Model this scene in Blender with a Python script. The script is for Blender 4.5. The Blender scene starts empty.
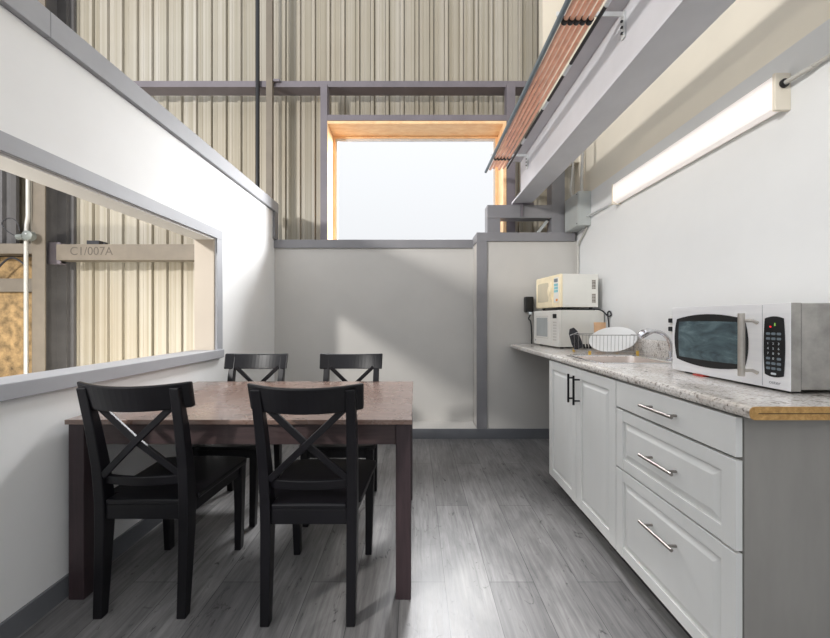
import bpy, bmesh, math, random
from mathutils import Vector, Matrix
random.seed(7)
PI = math.pi
S = bpy.context.scene
C = S.collection

# ------------------------------------------------------------------ camera
H = 1.148                                   # lens height
cd = bpy.data.cameras.new('camera'); cam = bpy.data.objects.new('camera', cd); C.objects.link(cam)
cam.location = (0, 0, H); cam.rotation_euler = (PI/2, 0, 0)
cd.sensor_width = 36; cd.lens = 336/830*36; cd.clip_start = 0.02
S.camera = cam
# ------------------------------------------------------------------ world, lights, exposure
w = bpy.data.worlds.new('world'); S.world = w; w.use_nodes = True
bg = w.node_tree.nodes['Background']; bg.inputs[1].default_value = 1.0
_nt = w.node_tree; _tc = _nt.nodes.new('ShaderNodeTexCoord'); _sp = _nt.nodes.new('ShaderNodeSeparateXYZ'); _rp = _nt.nodes.new('ShaderNodeValToRGB')   # ambient gradient, dim below and bright above, shaped to darken undersides
_nt.links.new(_tc.outputs['Generated'], _sp.inputs[0]); _nt.links.new(_sp.outputs['Z'], _rp.inputs[0]); _nt.links.new(_rp.outputs[0], bg.inputs[0])
_rp.color_ramp.elements[0].position = 0.02; _rp.color_ramp.elements[0].color = (0.34, 0.35, 0.36, 1); _rp.color_ramp.elements[1].position = 0.55; _rp.color_ramp.elements[1].color = (1.02, 1.05, 1.1, 1)
WINDOW_EMIT = 0.72
LENS_EMIT = 0.18
def lamp(name, kind, loc, power, col, size, target=None):
    d = bpy.data.lights.new(name, kind); d.energy = power; d.color = col
    if kind == 'AREA': d.shape = 'DISK'; d.size = size
    else: d.shadow_soft_size = size
    o = bpy.data.objects.new(name, d); C.objects.link(o); o.location = loc
    if target: o.rotation_euler = (Vector(target)-Vector(loc)).to_track_quat('-Z', 'Y').to_euler()
    return o
lamp('high_bay_lamp', 'POINT', (-4.3, -2.1, 3.55), 900, (1.0, 0.975, 0.94), 0.2)
lamp('added_siding_fill', 'POINT', (-3.0, 2.3, 0.55), 75, (1.0, 0.94, 0.82), 0.1)  # added lamp hidden below the sill, brightens the siding beyond the opening
lamp('daylight_through_window', 'AREA', (0.35, 6.0, 5.5), 2800, (0.97, 0.98, 1.0), 1.7, (-0.05, 1.4, 0.6))
lamp('added_side_daylight', 'AREA', (3.5, 5.7, 3.6), 3000, (0.97, 0.98, 1.0), 2.2, (-1.4, 2.5, 1.9))  # added lamp out of view beyond the window, brightens the left wall
S.view_settings.view_transform = 'Standard'; S.view_settings.look = 'None'
S.view_settings.exposure = 0.42; S.view_settings.gamma = 1.0; S.view_settings.use_curve_mapping = False

# ------------------------------------------------------------------ materials
def lin(c):
    r = []
    for v in c:
        v /= 255.0
        r.append(v/12.92 if v <= 0.04045 else ((v+0.055)/1.055)**2.4)
    return (*r, 1)
def newmat(name):
    m = bpy.data.materials.new(name); m.use_nodes = True
    nt = m.node_tree; return m, nt, nt.nodes['Principled BSDF']
def N(nt, t, **kw):
    n = nt.nodes.new(t)
    for k, v in kw.items():
        if k in n.inputs: n.inputs[k].default_value = v
        else: setattr(n, k, v)
    return n
def ramp(nt, stops):
    r = nt.nodes.new('ShaderNodeValToRGB'); e = r.color_ramp.elements
    while len(e) < len(stops): e.new(0.5)
    for i, (p, c) in enumerate(stops): e[i].position = p; e[i].color = lin(c)
    return r
def plain(name, col, rough=0.5, metal=0.0, var=0.06, scale=6.0, stretch=(1, 1, 1), bump=0.0, emit=0.0, coat=0.0):
    """a plain surface with a little procedural mottling"""
    m, nt, b = newmat(name); L = nt.links
    tc = N(nt, 'ShaderNodeTexCoord'); mp = N(nt, 'ShaderNodeMapping'); mp.inputs['Scale'].default_value = stretch
    nz = N(nt, 'ShaderNodeTexNoise', Scale=scale, Detail=5.0, Roughness=0.6)
    L.new(tc.outputs['Object'], mp.inputs[0]); L.new(mp.outputs[0], nz.inputs['Vector'])
    lo = tuple(max(0, v*(1-var)) for v in col); hi = tuple(min(255, v*(1+var)) for v in col)
    r = ramp(nt, [(0.25, lo), (0.75, hi)]); L.new(nz.outputs['Fac'], r.inputs[0]); L.new(r.outputs[0], b.inputs['Base Color'])
    b.inputs['Roughness'].default_value = rough; b.inputs['Metallic'].default_value = metal
    b.inputs['Coat Weight'].default_value = coat
    if name == 'black_stained_wood': b.inputs['Specular IOR Level'].default_value = 0.35
    if bump:
        bp = N(nt, 'ShaderNodeBump', Strength=bump, Distance=0.004); L.new(nz.outputs['Fac'], bp.inputs['Height']); L.new(bp.outputs[0], b.inputs['Normal'])
    if emit:
        b.inputs['Emission Color'].default_value = lin(col); b.inputs['Emission Strength'].default_value = emit
    return m
M = {}
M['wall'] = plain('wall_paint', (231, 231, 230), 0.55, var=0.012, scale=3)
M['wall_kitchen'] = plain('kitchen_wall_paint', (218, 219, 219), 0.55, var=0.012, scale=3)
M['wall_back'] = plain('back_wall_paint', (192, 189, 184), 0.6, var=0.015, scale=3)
M['cream'] = plain('cream_wall_paint', (226, 218, 202), 0.6, var=0.02, scale=2)
M['jamb'] = plain('beige_jamb_paint', (196, 184, 168), 0.6, var=0.02, scale=3)
M['trim'] = plain('grey_trim_paint', (128, 127, 130), 0.45, var=0.03, scale=5)
M['trim_lit'] = plain('grey_trim_paint_lit', (160, 161, 165), 0.45, var=0.03, scale=5)  # grey trim made paler: strong light on the left wall put into its colour
M['base'] = plain('baseboard_paint', (104, 106, 110), 0.45, var=0.04, scale=5)
M['steel'] = plain('painted_steel', (112, 106, 112), 0.5, var=0.06, scale=5, stretch=(1, 1, 1))
M['steel_beige'] = plain('beige_primer_steel', (114, 105, 93), 0.6, var=0.08, scale=5)
M['beam'] = plain('grey_beam_paint', (196, 196, 200), 0.45, var=0.03, scale=4)
M['dark_metal'] = plain('dark_metal', (42, 42, 46), 0.5, var=0.1)
M['panel_web_shade'] = plain('cladding_web_shade', (92, 90, 90), 0.6, var=0.1, scale=4)  # cladding colour, reused as painted shade on the column web
M['white_plastic'] = plain('white_plastic', (232, 230, 224), 0.35, var=0.01)
M['cream_plastic'] = plain('yellowed_plastic', (243, 229, 196), 0.4, var=0.05, scale=8)
M['offwhite_metal'] = plain('white_enamel', (224, 223, 216), 0.4, var=0.02)
M['black'] = plain('black_plastic', (16, 17, 20), 0.35, var=0.1)
M['chair'] = plain('black_stained_wood', (15, 14, 18), 0.36, var=0.2, scale=9, stretch=(1, 1, 0.2), bump=0.05)
M['cabinet'] = plain('grey_cabinet_lacquer', (226, 226, 223), 0.4, var=0.015, scale=7, stretch=(1, 1, 0.15))
M['cabinet_shaded'] = plain('grey_cabinet_shaded', (152, 149, 144), 0.42, var=0.05, scale=4, stretch=(2, 1, 0.5))  # cabinet grey made darker: shade on the end panel put into its colour
M['kick'] = plain('dark_kickboard', (40, 40, 43), 0.6)
M['nickel'] = plain('brushed_nickel', (150, 145, 140), 0.38, 1.0, var=0.03, scale=60, stretch=(1, 0.1, 1))
M['handle_steel'] = plain('brushed_handle_steel', (196, 190, 182), 0.34, 0.8, var=0.03, scale=60)
M['chrome'] = plain('chrome', (215, 215, 218), 0.12, 1.0, var=0.01)
M['handle_black'] = plain('black_metal_handle', (24, 24, 26), 0.35, 0.4, var=0.05)
M['stainless'] = plain('brushed_stainless', (246, 246, 249), 0.33, 0.2, var=0.06, scale=10, stretch=(1, 0.15, 2))
M['grey_side'] = plain('smudged_grey_metal', (166, 163, 158), 0.42, 0.35, var=0.16, scale=11)
M['steel_sink'] = plain('sink_stainless', (222, 210, 202), 0.25, 0.5, var=0.04, scale=12)
M['copper'] = plain('copper_pipe', (244, 186, 160), 0.32, 0.35, var=0.08, scale=14)
M['galv'] = plain('galvanised_metal', (208, 210, 210), 0.4, 0.3, var=0.06, scale=9)
M['conduit'] = plain('grey_conduit', (186, 184, 178), 0.45, 0.2, var=0.04)
M['boxdark'] = plain('weathered_box', (118, 122, 118), 0.5, 0.2, var=0.1, scale=20)
M['boxgrey'] = plain('grey_enamel_box', (176, 180, 178), 0.4, 0.1, var=0.04)
M['bluegrey'] = plain('blue_grey_pipe', (110, 122, 130), 0.4, 0.4, var=0.06)
M['white'] = plain('white_ceramic', (240, 240, 238), 0.2, var=0.005)
M['tan'] = plain('tan_wood', (222, 180, 140), 0.5, var=0.06, scale=14, stretch=(1, 1, 0.2))
M['yellow'] = plain('yellow_plastic', (225, 182, 80), 0.4)
M['red'] = plain('red_plastic', (190, 60, 48), 0.4)
M['wire'] = plain('steel_wire', (170, 168, 166), 0.3, 0.5, var=0.03)
M['spat'] = plain('black_nylon', (52, 53, 58), 0.4, var=0.25, scale=40)
M['cyan'] = plain('cyan_label', (120, 190, 200), 0.4, var=0.1)
M['orange'] = plain('orange_button', (225, 150, 70), 0.4)
M['ivory'] = plain('ivory_window', (206, 196, 172), 0.25, var=0.03)
M['greywin'] = plain('grey_oven_window', (176, 180, 180), 0.2, var=0.05)
M['btn'] = plain('grey_keypad_button', (120, 132, 140), 0.4, var=0.05)
M['btn_white'] = plain('pale_button', (206, 203, 196), 0.4)
M['digit'] = plain('white_print', (215, 222, 226), 0.5)
M['print_grey'] = plain('grey_print', (168, 168, 172), 0.5)
M['pencil'] = plain('marker_writing', (84, 76, 68), 0.7)
M['led_red'] = plain('red_led', (255, 40, 50), 0.4, emit=0.5)
M['led_green'] = plain('green_led', (150, 200, 90), 0.4, emit=0.2)
M['insul'] = plain('mineral_wool', (136, 112, 78), 0.95, var=0.4, scale=13, bump=0.8)
M['socket'] = plain('socket_plate', (225, 224, 220), 0.4)
M['groove'] = plain('groove_dark', (70, 50, 30), 0.7)

def make_floor():
    m, nt, b = newmat('grey_plank_floor'); L = nt.links
    geo = N(nt, 'ShaderNodeTexCoord'); sp = N(nt, 'ShaderNodeSeparateXYZ'); L.new(geo.outputs['Object'], sp.inputs[0])
    cb = N(nt, 'ShaderNodeCombineXYZ')
    ax = N(nt, 'ShaderNodeMath', operation='ADD'); ax.inputs[1].default_value = 12-1.467+0.0; L.new(sp.outputs['Y'], ax.inputs[0])
    ay = N(nt, 'ShaderNodeMath', operation='ADD'); ay.inputs[1].default_value = 0.194*52-0.13; L.new(sp.outputs['X'], ay.inputs[0])
    L.new(ax.outputs[0], cb.inputs[0]); L.new(ay.outputs[0], cb.inputs[1])
    br = N(nt, 'ShaderNodeTexBrick', offset=0.5); L.new(cb.outputs[0], br.inputs['Vector'])
    br.inputs['Color1'].default_value = lin((132, 130, 129)); br.inputs['Color2'].default_value = lin((160, 158, 156)); br.inputs['Mortar'].default_value = lin((72, 72, 74))
    br.inputs['Scale'].default_value = 1.0; br.inputs['Mortar Size'].default_value = 0.0013; br.inputs['Mortar Smooth'].default_value = 0.2
    br.inputs['Brick Width'].default_value = 1.2; br.inputs['Row Height'].default_value = 0.194; br.inputs['Bias'].default_value = 0.0
    def noise(scale, det, sc, dist=0.0):
        mp = N(nt, 'ShaderNodeMapping'); mp.inputs['Scale'].default_value = sc; L.new(geo.outputs['Object'], mp.inputs[0])
        n = N(nt, 'ShaderNodeTexNoise', Scale=scale, Detail=det, Roughness=0.62, Distortion=dist); L.new(mp.outputs[0], n.inputs['Vector']); return n
    g1 = noise(4.0, 8.0, (14, 1.1, 1), 0.6); g2 = noise(2.2, 5.0, (2.2, 1, 1), 1.0); g3 = noise(5.0, 6.0, (3.2, 1.6, 1), 2.0)
    mul = N(nt, 'ShaderNodeMixRGB', blend_type='MULTIPLY'); mul.inputs[0].default_value = 0.75
    r1 = ramp(nt, [(0.28, (140, 140, 143)), (0.70, (255, 255, 255))]); L.new(g1.outputs['Fac'], r1.inputs[0])
    L.new(br.outputs['Color'], mul.inputs[1]); L.new(r1.outputs[0], mul.inputs[2])
    mul2 = N(nt, 'ShaderNodeMixRGB', blend_type='MULTIPLY'); mul2.inputs[0].default_value = 0.7
    r2 = ramp(nt, [(0.3, (170, 170, 172)), (0.7, (255, 255, 255))]); L.new(g2.outputs['Fac'], r2.inputs[0])
    L.new(mul.outputs[0], mul2.inputs[1]); L.new(r2.outputs[0], mul2.inputs[2])
    mul3 = N(nt, 'ShaderNodeMixRGB', blend_type='MULTIPLY'); mul3.inputs[0].default_value = 0.8
    r3 = ramp(nt, [(0.29, (66, 64, 64)), (0.38, (255, 255, 255))]); L.new(g3.outputs['Fac'], r3.inputs[0])
    L.new(mul2.outputs[0], mul3.inputs[1]); L.new(r3.outputs[0], mul3.inputs[2])
    L.new(mul3.outputs[0], b.inputs['Base Color'])
    rr = N(nt, 'ShaderNodeMapRange'); rr.inputs['To Min'].default_value = 0.30; rr.inputs['To Max'].default_value = 0.5
    L.new(g1.outputs['Fac'], rr.inputs['Value']); L.new(rr.outputs[0], b.inputs['Roughness'])
    bp = N(nt, 'ShaderNodeBump', Strength=0.12, Distance=0.003); L.new(g1.outputs['Fac'], bp.inputs['Height']); L.new(bp.outputs[0], b.inputs['Normal'])
    return m
M['floor'] = make_floor()

def make_siding():
    m, nt, b = newmat('corrugated_siding'); L = nt.links
    tc = N(nt, 'ShaderNodeTexCoord')
    mp = N(nt, 'ShaderNodeMapping'); mp.inputs['Scale'].default_value = (26, 1, 0.12); L.new(tc.outputs['Object'], mp.inputs[0])
    n1 = N(nt, 'ShaderNodeTexNoise', Scale=1.0, Detail=4.0); L.new(mp.outputs[0], n1.inputs['Vector'])
    n2 = N(nt, 'ShaderNodeTexNoise', Scale=0.55, Detail=3.0); L.new(tc.outputs['Object'], n2.inputs['Vector'])
    r1 = ramp(nt, [(0.3, (150, 143, 126)), (0.5, (170, 164, 150)), (0.72, (186, 181, 171))]); L.new(n1.outputs['Fac'], r1.inputs[0])
    r2 = ramp(nt, [(0.35, (226, 214, 196)), (0.65, (255, 255, 255))]); L.new(n2.outputs['Fac'], r2.inputs[0])
    mx = N(nt, 'ShaderNodeMixRGB', blend_type='MULTIPLY'); mx.inputs[0].default_value = 0.6
    L.new(r1.outputs[0], mx.inputs[1]); L.new(r2.outputs[0], mx.inputs[2]); L.new(mx.outputs[0], b.inputs['Base Color'])
    b.inputs['Roughness'].default_value = 0.5
    return m
M['siding'] = make_siding()

def make_laminate():
    m, nt, b = newmat('speckled_laminate'); L = nt.links
    tc = N(nt, 'ShaderNodeTexCoord')
    n1 = N(nt, 'ShaderNodeTexNoise', Scale=110.0, Detail=3.0); L.new(tc.outputs['Object'], n1.inputs['Vector'])
    n2 = N(nt, 'ShaderNodeTexNoise', Scale=42.0, Detail=4.0); L.new(tc.outputs['Object'], n2.inputs['Vector'])
    n3 = N(nt, 'ShaderNodeTexNoise', Scale=5.0, Detail=4.0); L.new(tc.outputs['Object'], n3.inputs['Vector'])
    r1 = ramp(nt, [(0.30, (128, 120, 113)), (0.41, (218, 213, 207)), (0.62, (240, 237, 233))]); L.new(n1.outputs['Fac'], r1.inputs[0])
    r2 = ramp(nt, [(0.30, (140, 126, 114)), (0.43, (255, 255, 255))]); L.new(n2.outputs['Fac'], r2.inputs[0])
    r3 = ramp(nt, [(0.35, (212, 206, 200)), (0.6, (255, 255, 255))]); L.new(n3.outputs['Fac'], r3.inputs[0])
    a = N(nt, 'ShaderNodeMixRGB', blend_type='MULTIPLY'); a.inputs[0].default_value = 0.75
    L.new(r1.outputs[0], a.inputs[1]); L.new(r2.outputs[0], a.inputs[2])
    c = N(nt, 'ShaderNodeMixRGB', blend_type='MULTIPLY'); c.inputs[0].default_value = 0.7
    L.new(a.outputs[0], c.inputs[1]); L.new(r3.outputs[0], c.inputs[2]); L.new(c.outputs[0], b.inputs['Base Color'])
    b.inputs['Roughness'].default_value = 0.2; b.inputs['Coat Weight'].default_value = 0.4; b.inputs['Coat Roughness'].default_value = 0.15
    return m
M['laminate'] = make_laminate()

def make_grain(name, dark, light, scale, stretch, rough, coat=0.0):
    m, nt, b = newmat(name); L = nt.links
    tc = N(nt, 'ShaderNodeTexCoord'); mp = N(nt, 'ShaderNodeMapping'); mp.inputs['Scale'].default_value = stretch
    L.new(tc.outputs['Object'], mp.inputs[0])
    n1 = N(nt, 'ShaderNodeTexNoise', Scale=scale, Detail=8.0, Roughness=0.65, Distortion=0.4); L.new(mp.outputs[0], n1.inputs['Vector'])
    r = ramp(nt, [(0.3, dark), (0.7, light)]); L.new(n1.outputs['Fac'], r.inputs[0]); L.new(r.outputs[0], b.inputs['Base Color'])
    n2 = N(nt, 'ShaderNodeTexNoise', Scale=9.0, Detail=6.0, Roughness=0.7); L.new(tc.outputs['Object'], n2.inputs['Vector'])
    rr = N(nt, 'ShaderNodeMapRange'); rr.inputs['From Min'].default_value = 0.3; rr.inputs['From Max'].default_value = 0.7
    rr.inputs['To Min'].default_value = rough-0.03; rr.inputs['To Max'].default_value = rough+0.05
    L.new(n2.outputs['Fac'], rr.inputs['Value']); L.new(rr.outputs[0], b.inputs['Roughness'])
    b.inputs['Coat Weight'].default_value = coat; b.inputs['Coat Roughness'].default_value = 0.2
    return m
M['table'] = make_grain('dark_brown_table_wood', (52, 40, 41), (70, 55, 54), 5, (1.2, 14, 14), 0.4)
M['table_top_glare'] = make_grain('brown_tabletop_glare', (98, 77, 68), (130, 106, 94), 5, (1.2, 16, 16), 0.27, 0.8)  # table wood made lighter: glare on the top put into its colour
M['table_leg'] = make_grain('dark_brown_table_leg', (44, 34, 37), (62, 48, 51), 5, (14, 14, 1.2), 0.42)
M['pine'] = make_grain('pine_wood', (232, 184, 134), (252, 216, 168), 4, (2, 6, 2), 0.5)
M['particle'] = make_grain('particleboard', (160, 118, 62), (214, 172, 108), 60, (1, 1, 1), 0.7)

def make_emit(name, col, s):
    m, nt, b = newmat(name)
    b.inputs['Base Color'].default_value = lin(col); b.inputs['Emission Color'].default_value = lin(col); b.inputs['Emission Strength'].default_value = s
    b.inputs['Roughness'].default_value = 0.5
    return m
def make_pane():
    m, nt, b = newmat('frosted_daylight_pane'); L = nt.links
    nt.nodes.remove(b)
    em = N(nt, 'ShaderNodeEmission', Strength=WINDOW_EMIT); em.inputs[0].default_value = lin((250, 252, 255))
    tr = N(nt, 'ShaderNodeBsdfTransparent'); ad = N(nt, 'ShaderNodeMixShader'); ad.inputs[0].default_value = 0.55
    out = [n for n in nt.nodes if n.type == 'OUTPUT_MATERIAL'][0]
    L.new(tr.outputs[0], ad.inputs[1]); L.new(em.outputs[0], ad.inputs[2]); L.new(ad.outputs[0], out.inputs['Surface'])
    return m
M['pane'] = make_pane()
M['lens'] = make_emit('diffuser_lens', (255, 248, 244), LENS_EMIT)

def make_glass_dark():
    m, nt, b = newmat('smudged_oven_glass'); L = nt.links
    tc = N(nt, 'ShaderNodeTexCoord'); mp = N(nt, 'ShaderNodeMapping'); mp.inputs['Scale'].default_value = (1, 5, 12)
    L.new(tc.outputs['Object'], mp.inputs[0])
    n1 = N(nt, 'ShaderNodeTexNoise', Scale=1.6, Detail=7.0, Roughness=0.6, Distortion=1.4); L.new(mp.outputs[0], n1.inputs['Vector'])
    r = ramp(nt, [(0.3, (44, 58, 66)), (0.55, (84, 104, 110)), (0.75, (122, 142, 146))]); L.new(n1.outputs['Fac'], r.inputs[0]); L.new(r.outputs[0], b.inputs['Base Color'])
    b.inputs['Roughness'].default_value = 0.3
    return m
M['ovenglass'] = make_glass_dark()

# ------------------------------------------------------------------ mesh helpers
def box(bm, x0, x1, y0, y1, z0, z1):
    v = [bm.verts.new((x, y, z)) for z in (z0, z1) for y in (y0, y1) for x in (x0, x1)]
    for f in ((0, 2, 3, 1), (4, 5, 7, 6), (0, 1, 5, 4), (2, 6, 7, 3), (0, 4, 6, 2), (1, 3, 7, 5)):
        bm.faces.new([v[i] for i in f])
def loft(bm, rings, cap=True):
    """rings: lists of equally many points, joined into a closed tube"""
    R = [[bm.verts.new(p) for p in r] for r in rings]; n = len(R[0])
    for a, b in zip(R, R[1:]):
        for i in range(n): bm.faces.new((a[i], a[(i+1) % n], b[(i+1) % n], b[i]))
    if cap:
        bm.faces.new(list(reversed(R[0]))); bm.faces.new(R[-1])
def loft_rect(bm, secs):
    loft(bm, [[(cx-hx, cy-hy, z), (cx+hx, cy-hy, z), (cx+hx, cy+hy, z), (cx-hx, cy+hy, z)] for cx, cy, z, hx, hy in secs])
def prism(bm, poly, axis, a0, a1):
    """2-D polygon swept along an axis. X: poly=(y,z); Y: poly=(x,z); Z: poly=(x,y)"""
    f = {'X': lambda p, a: (a, p[0], p[1]), 'Y': lambda p, a: (p[0], a, p[1]), 'Z': lambda p, a: (p[0], p[1], a)}[axis]
    loft(bm, [[f(p, a0) for p in poly], [f(p, a1) for p in poly]])
def frames(pts):
    pts = [Vector(p) for p in pts]; out = []; nrm = None
    for i, p in enumerate(pts):
        t = (pts[min(i+1, len(pts)-1)]-pts[max(i-1, 0)]).normalized()
        if nrm is None:
            nrm = t.orthogonal().normalized()
        nrm = (nrm - t*nrm.dot(t)).normalized()
        out.append((p, nrm, t.cross(nrm)))
    return out
def tube(bm, pts, r, seg=10):
    rs = r if isinstance(r, (list, tuple)) else [r]*len(pts)
    loft(bm, [[p+rr*(math.cos(2*PI*k/seg)*n+math.sin(2*PI*k/seg)*b) for k in range(seg)] for (p, n, b), rr in zip(frames(pts), rs)])
def smooth_path(pts, n=8):
    P = [Vector(p) for p in pts]; P = [2*P[0]-P[1]]+P+[2*P[-1]-P[-2]]; out = []
    for i in range(1, len(P)-2):
        a, b, c, d = P[i-1:i+3]
        for k in range(n):
            t = k/n
            out.append(0.5*((2*b)+(-a+c)*t+(2*a-5*b+4*c-d)*t*t+(-a+3*b-3*c+d)*t**3))
    return out+[P[-2]]
def lathe(bm, prof, cx, cy, z0=0, seg=24):
    loft(bm, [[(cx+r*math.cos(2*PI*k/seg), cy+r*math.sin(2*PI*k/seg), z0+z) for k in range(seg)] for r, z in prof])
def slab(bm, us, fn, th):
    """curved slab: fn(u)->(bottom point, top point); thickness th along +Y"""
    loft(bm, [[b, t, (t[0], t[1]+th, t[2]), (b[0], b[1]+th, b[2])] for b, t in (fn(u) for u in us)])
def bar(bm, p, q, wv, tv):
    """straight bar from p to q; wv, tv: half-width vectors"""
    p, q, wv, tv = map(Vector, (p, q, wv, tv))
    loft(bm, [[c-wv-tv, c+wv-tv, c+wv+tv, c-wv+tv] for c in (p, q)])
def rrect(x0, x1, y0, y1, r, n=5):
    out = []
    for cx, cy, a in ((x1-r, y1-r, 0), (x0+r, y1-r, PI/2), (x0+r, y0+r, PI), (x1-r, y0+r, 1.5*PI)):
        out += [(cx+r*math.cos(a+PI/2*k/n), cy+r*math.sin(a+PI/2*k/n)) for k in range(n+1)]
    return out
def barrel(y0, y1, z0, z1, by, bz, n=10):
    out = []
    for k in range(n): t = k/n; out.append((y0+(y1-y0)*t, z0-bz*4*t*(1-t)))
    for k in range(n): t = k/n; out.append((y1+by*4*t*(1-t), z0+(z1-z0)*t))
    for k in range(n): t = k/n; out.append((y1+(y0-y1)*t, z1+bz*4*t*(1-t)))
    for k in range(n): t = k/n; out.append((y0-by*4*t*(1-t), z1+(z0-z1)*t))
    return out
def origin_of(o):
    v = Vector((0, 0, 0))
    while o is not None: v += o.location; o = o.parent
    return v
def obj(name, bm, mat, parent=None, bevel=0.0, smooth=False, keep=False, seg=2):
    """link bm as one mesh object. Coordinates are given in the world (or, for a thing built at the origin, in its own) frame."""
    bmesh.ops.recalc_face_normals(bm, faces=bm.faces[:])
    me = bpy.data.meshes.new(name)
    if parent is not None: off = origin_of(parent)
    elif keep: off = Vector((0, 0, 0))
    else:
        xs = [v.co for v in bm.verts]
        off = Vector(((min(v.x for v in xs)+max(v.x for v in xs))/2, (min(v.y for v in xs)+max(v.y for v in xs))/2, min(v.z for v in xs)))
    bmesh.ops.translate(bm, verts=bm.verts[:], vec=-off)
    if smooth:
        for f in bm.faces: f.smooth = True
        for e in bm.edges:
            if len(e.link_faces) == 2 and e.calc_face_angle(0) > 0.7: e.smooth = False
    bm.to_mesh(me); bm.free()
    o = bpy.data.objects.new(name, me); C.objects.link(o); me.materials.append(M[mat] if isinstance(mat, str) else mat)
    if parent is not None: o.parent = parent
    else: o.location = off
    if bevel:
        md = o.modifiers.new('bevel', 'BEVEL'); md.width = bevel; md.segments = seg; md.limit_method = 'ANGLE'; md.angle_limit = 0.6
        md.harden_normals = False
    return o
def tag(o, label, cat, group=None):
    o['label'] = label; o['category'] = cat; o['kind'] = 'thing'
    if group: o['group'] = group
    return o
def thing(name, label, cat, loc=(0, 0, 0), group=None):
    o = bpy.data.objects.new(name, None); C.objects.link(o); o.location = loc; o.empty_display_size = 0.05
    return tag(o, label, cat, group)
def struct(name, bm, mat, parent=None, bevel=0.0, keep=False):
    o = obj(name, bm, mat, parent, bevel, keep=keep)
    if parent is None: o['kind'] = 'structure'
    return o
def B(*boxes):
    bm = bmesh.new()
    for b in boxes: box(bm, *b)
    return bm
def T(pts, r, seg=10, n=0):
    bm = bmesh.new(); tube(bm, smooth_path(pts, n) if n else pts, r, seg); return bm
def text_bm(s, size, mtx, ext=0.0004):
    cu = bpy.data.curves.new('lettering', 'FONT'); cu.body = s; cu.size = size; cu.extrude = ext; cu.align_x = 'CENTER'; cu.align_y = 'CENTER'
    to = bpy.data.objects.new('lettering', cu); C.objects.link(to)
    dg = bpy.context.evaluated_depsgraph_get(); me = bpy.data.meshes.new_from_object(to.evaluated_get(dg))
    bm = bmesh.new(); bm.from_mesh(me); bm.transform(mtx)
    bpy.data.objects.remove(to); bpy.data.curves.remove(cu); bpy.data.meshes.remove(me)
    return bm
def face_minus_y(x, y, z): return Matrix.Translation((x, y, z)) @ Matrix(((1, 0, 0, 0), (0, 0, -1, 0), (0, 1, 0, 0), (0, 0, 0, 1)))
def face_minus_x(x, y, z): return Matrix.Translation((x, y, z)) @ Matrix(((0, 0, -1, 0), (-1, 0, 0, 0), (0, 1, 0, 0), (0, 0, 0, 1)))

# ================================================================== THE SETTING
XL, XR = -1.447, 1.562          # wall faces
YB, YN = 3.46, 3.235            # rear partition: recessed left section, nearer right section
struct('floor', B((-9, 2.4, -5, 4.0, -0.05, 0)), 'floor', keep=True)
# left partition with its unglazed opening
OY0, OY1, OZ0, OZ1 = -1.2, 2.438, 0.924, 1.734
struct('wall_left', B((XL-.146, XL, -1.7, OY0, 0, 2.245), (XL-.146, XL, OY1, 3.5, 0, 2.245), (XL-.146, XL, OY0, OY1, 0, OZ0-.03), (XL-.146, XL, OY0, OY1, OZ1, 2.245)), 'wall')
struct('baseboard_left', B((XL, XL+.0125, -1.7, YB, 0, .088)), 'base', bevel=.002)
cap = bpy.data.objects.new('trim_1', None); C.objects.link(cap); cap.location = (XL-.07, 1.5, 2.247); cap['kind'] = 'structure'
obj('cap_board', B((XL-.172, XL+.026, -1.7, 1.3105, 2.247, 2.348)), 'trim_lit', cap, .002)
obj('cap_board', B((XL-.172, XL+.026, 1.312, 3.5, 2.247, 2.348)), 'trim_lit', cap, .002)
struct('trim_2', B((XL, XL+.024, 3.412, 3.5, 1.966, 2.247)), 'trim', bevel=.002)
# casing and sill round the opening
wn = bpy.data.objects.new('window_1', None); C.objects.link(wn); wn.location = (XL, 1.5, OZ0); wn['kind'] = 'structure'
obj('head_casing', B((XL, XL+.012, OY0-.07, OY1+.07, OZ1, OZ1+.068)), 'trim_lit', wn, .002)
obj('side_casing', B((XL, XL+.012, OY1, OY1+.07, OZ0, OZ1)), 'trim_lit', wn, .002)
obj('side_casing', B((XL, XL+.012, OY0-.07, OY0, OZ0, OZ1)), 'trim_lit', wn, .002)
obj('jamb_lining', B((XL-.146, XL-.006, OY1-.012, OY1-.0005, OZ0, OZ1), (XL-.146, XL-.006, OY0+.0005, OY0+.012, OZ0, OZ1)), 'jamb', wn)
obj('head_lining', B((XL-.146, XL-.006, OY0+.012, OY1-.012, OZ1-.012, OZ1-.0005)), 'wall_back', wn)
obj('sill_board', B((XL-.15, XL+.03, OY0-.1, OY1+.06, OZ0-.06, OZ0)), 'trim_lit', wn, .003)
# rear partition
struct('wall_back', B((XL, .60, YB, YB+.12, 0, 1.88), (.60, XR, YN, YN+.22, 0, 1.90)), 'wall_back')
struct('trim_3', B((XL+.0, .594, YB-.018, YB+.14, 1.876, 1.962)), 'trim', bevel=.002)
struct('trim_4', B((.592, 1.536, YN-.018, YN+.225, 1.894, 1.978)), 'trim', bevel=.002)
struct('trim_5', B((.592, .692, YN-.018, YN, .096, 1.894)), 'trim', bevel=.002)
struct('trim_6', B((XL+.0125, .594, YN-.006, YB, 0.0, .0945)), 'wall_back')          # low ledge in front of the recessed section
struct('baseboard_back', B((XL+.0125, XR, YN-.018, YN-.006, 0, .095)), 'base', bevel=.002)
# kitchen wall and the cream wall that rises behind it
struct('wall_right', B((XR, XR+.15, -1.7, 3.46, 0, 2.28)), 'wall_kitchen')
struct('wall_upper', B((1.714, 1.80, -1.7, 3.6, 2.0, 5.2)), 'cream')
struct('trim_7', B((1.33, 1.714, 3.50, 3.6, 2.78, 5.2)), 'cream')

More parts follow.
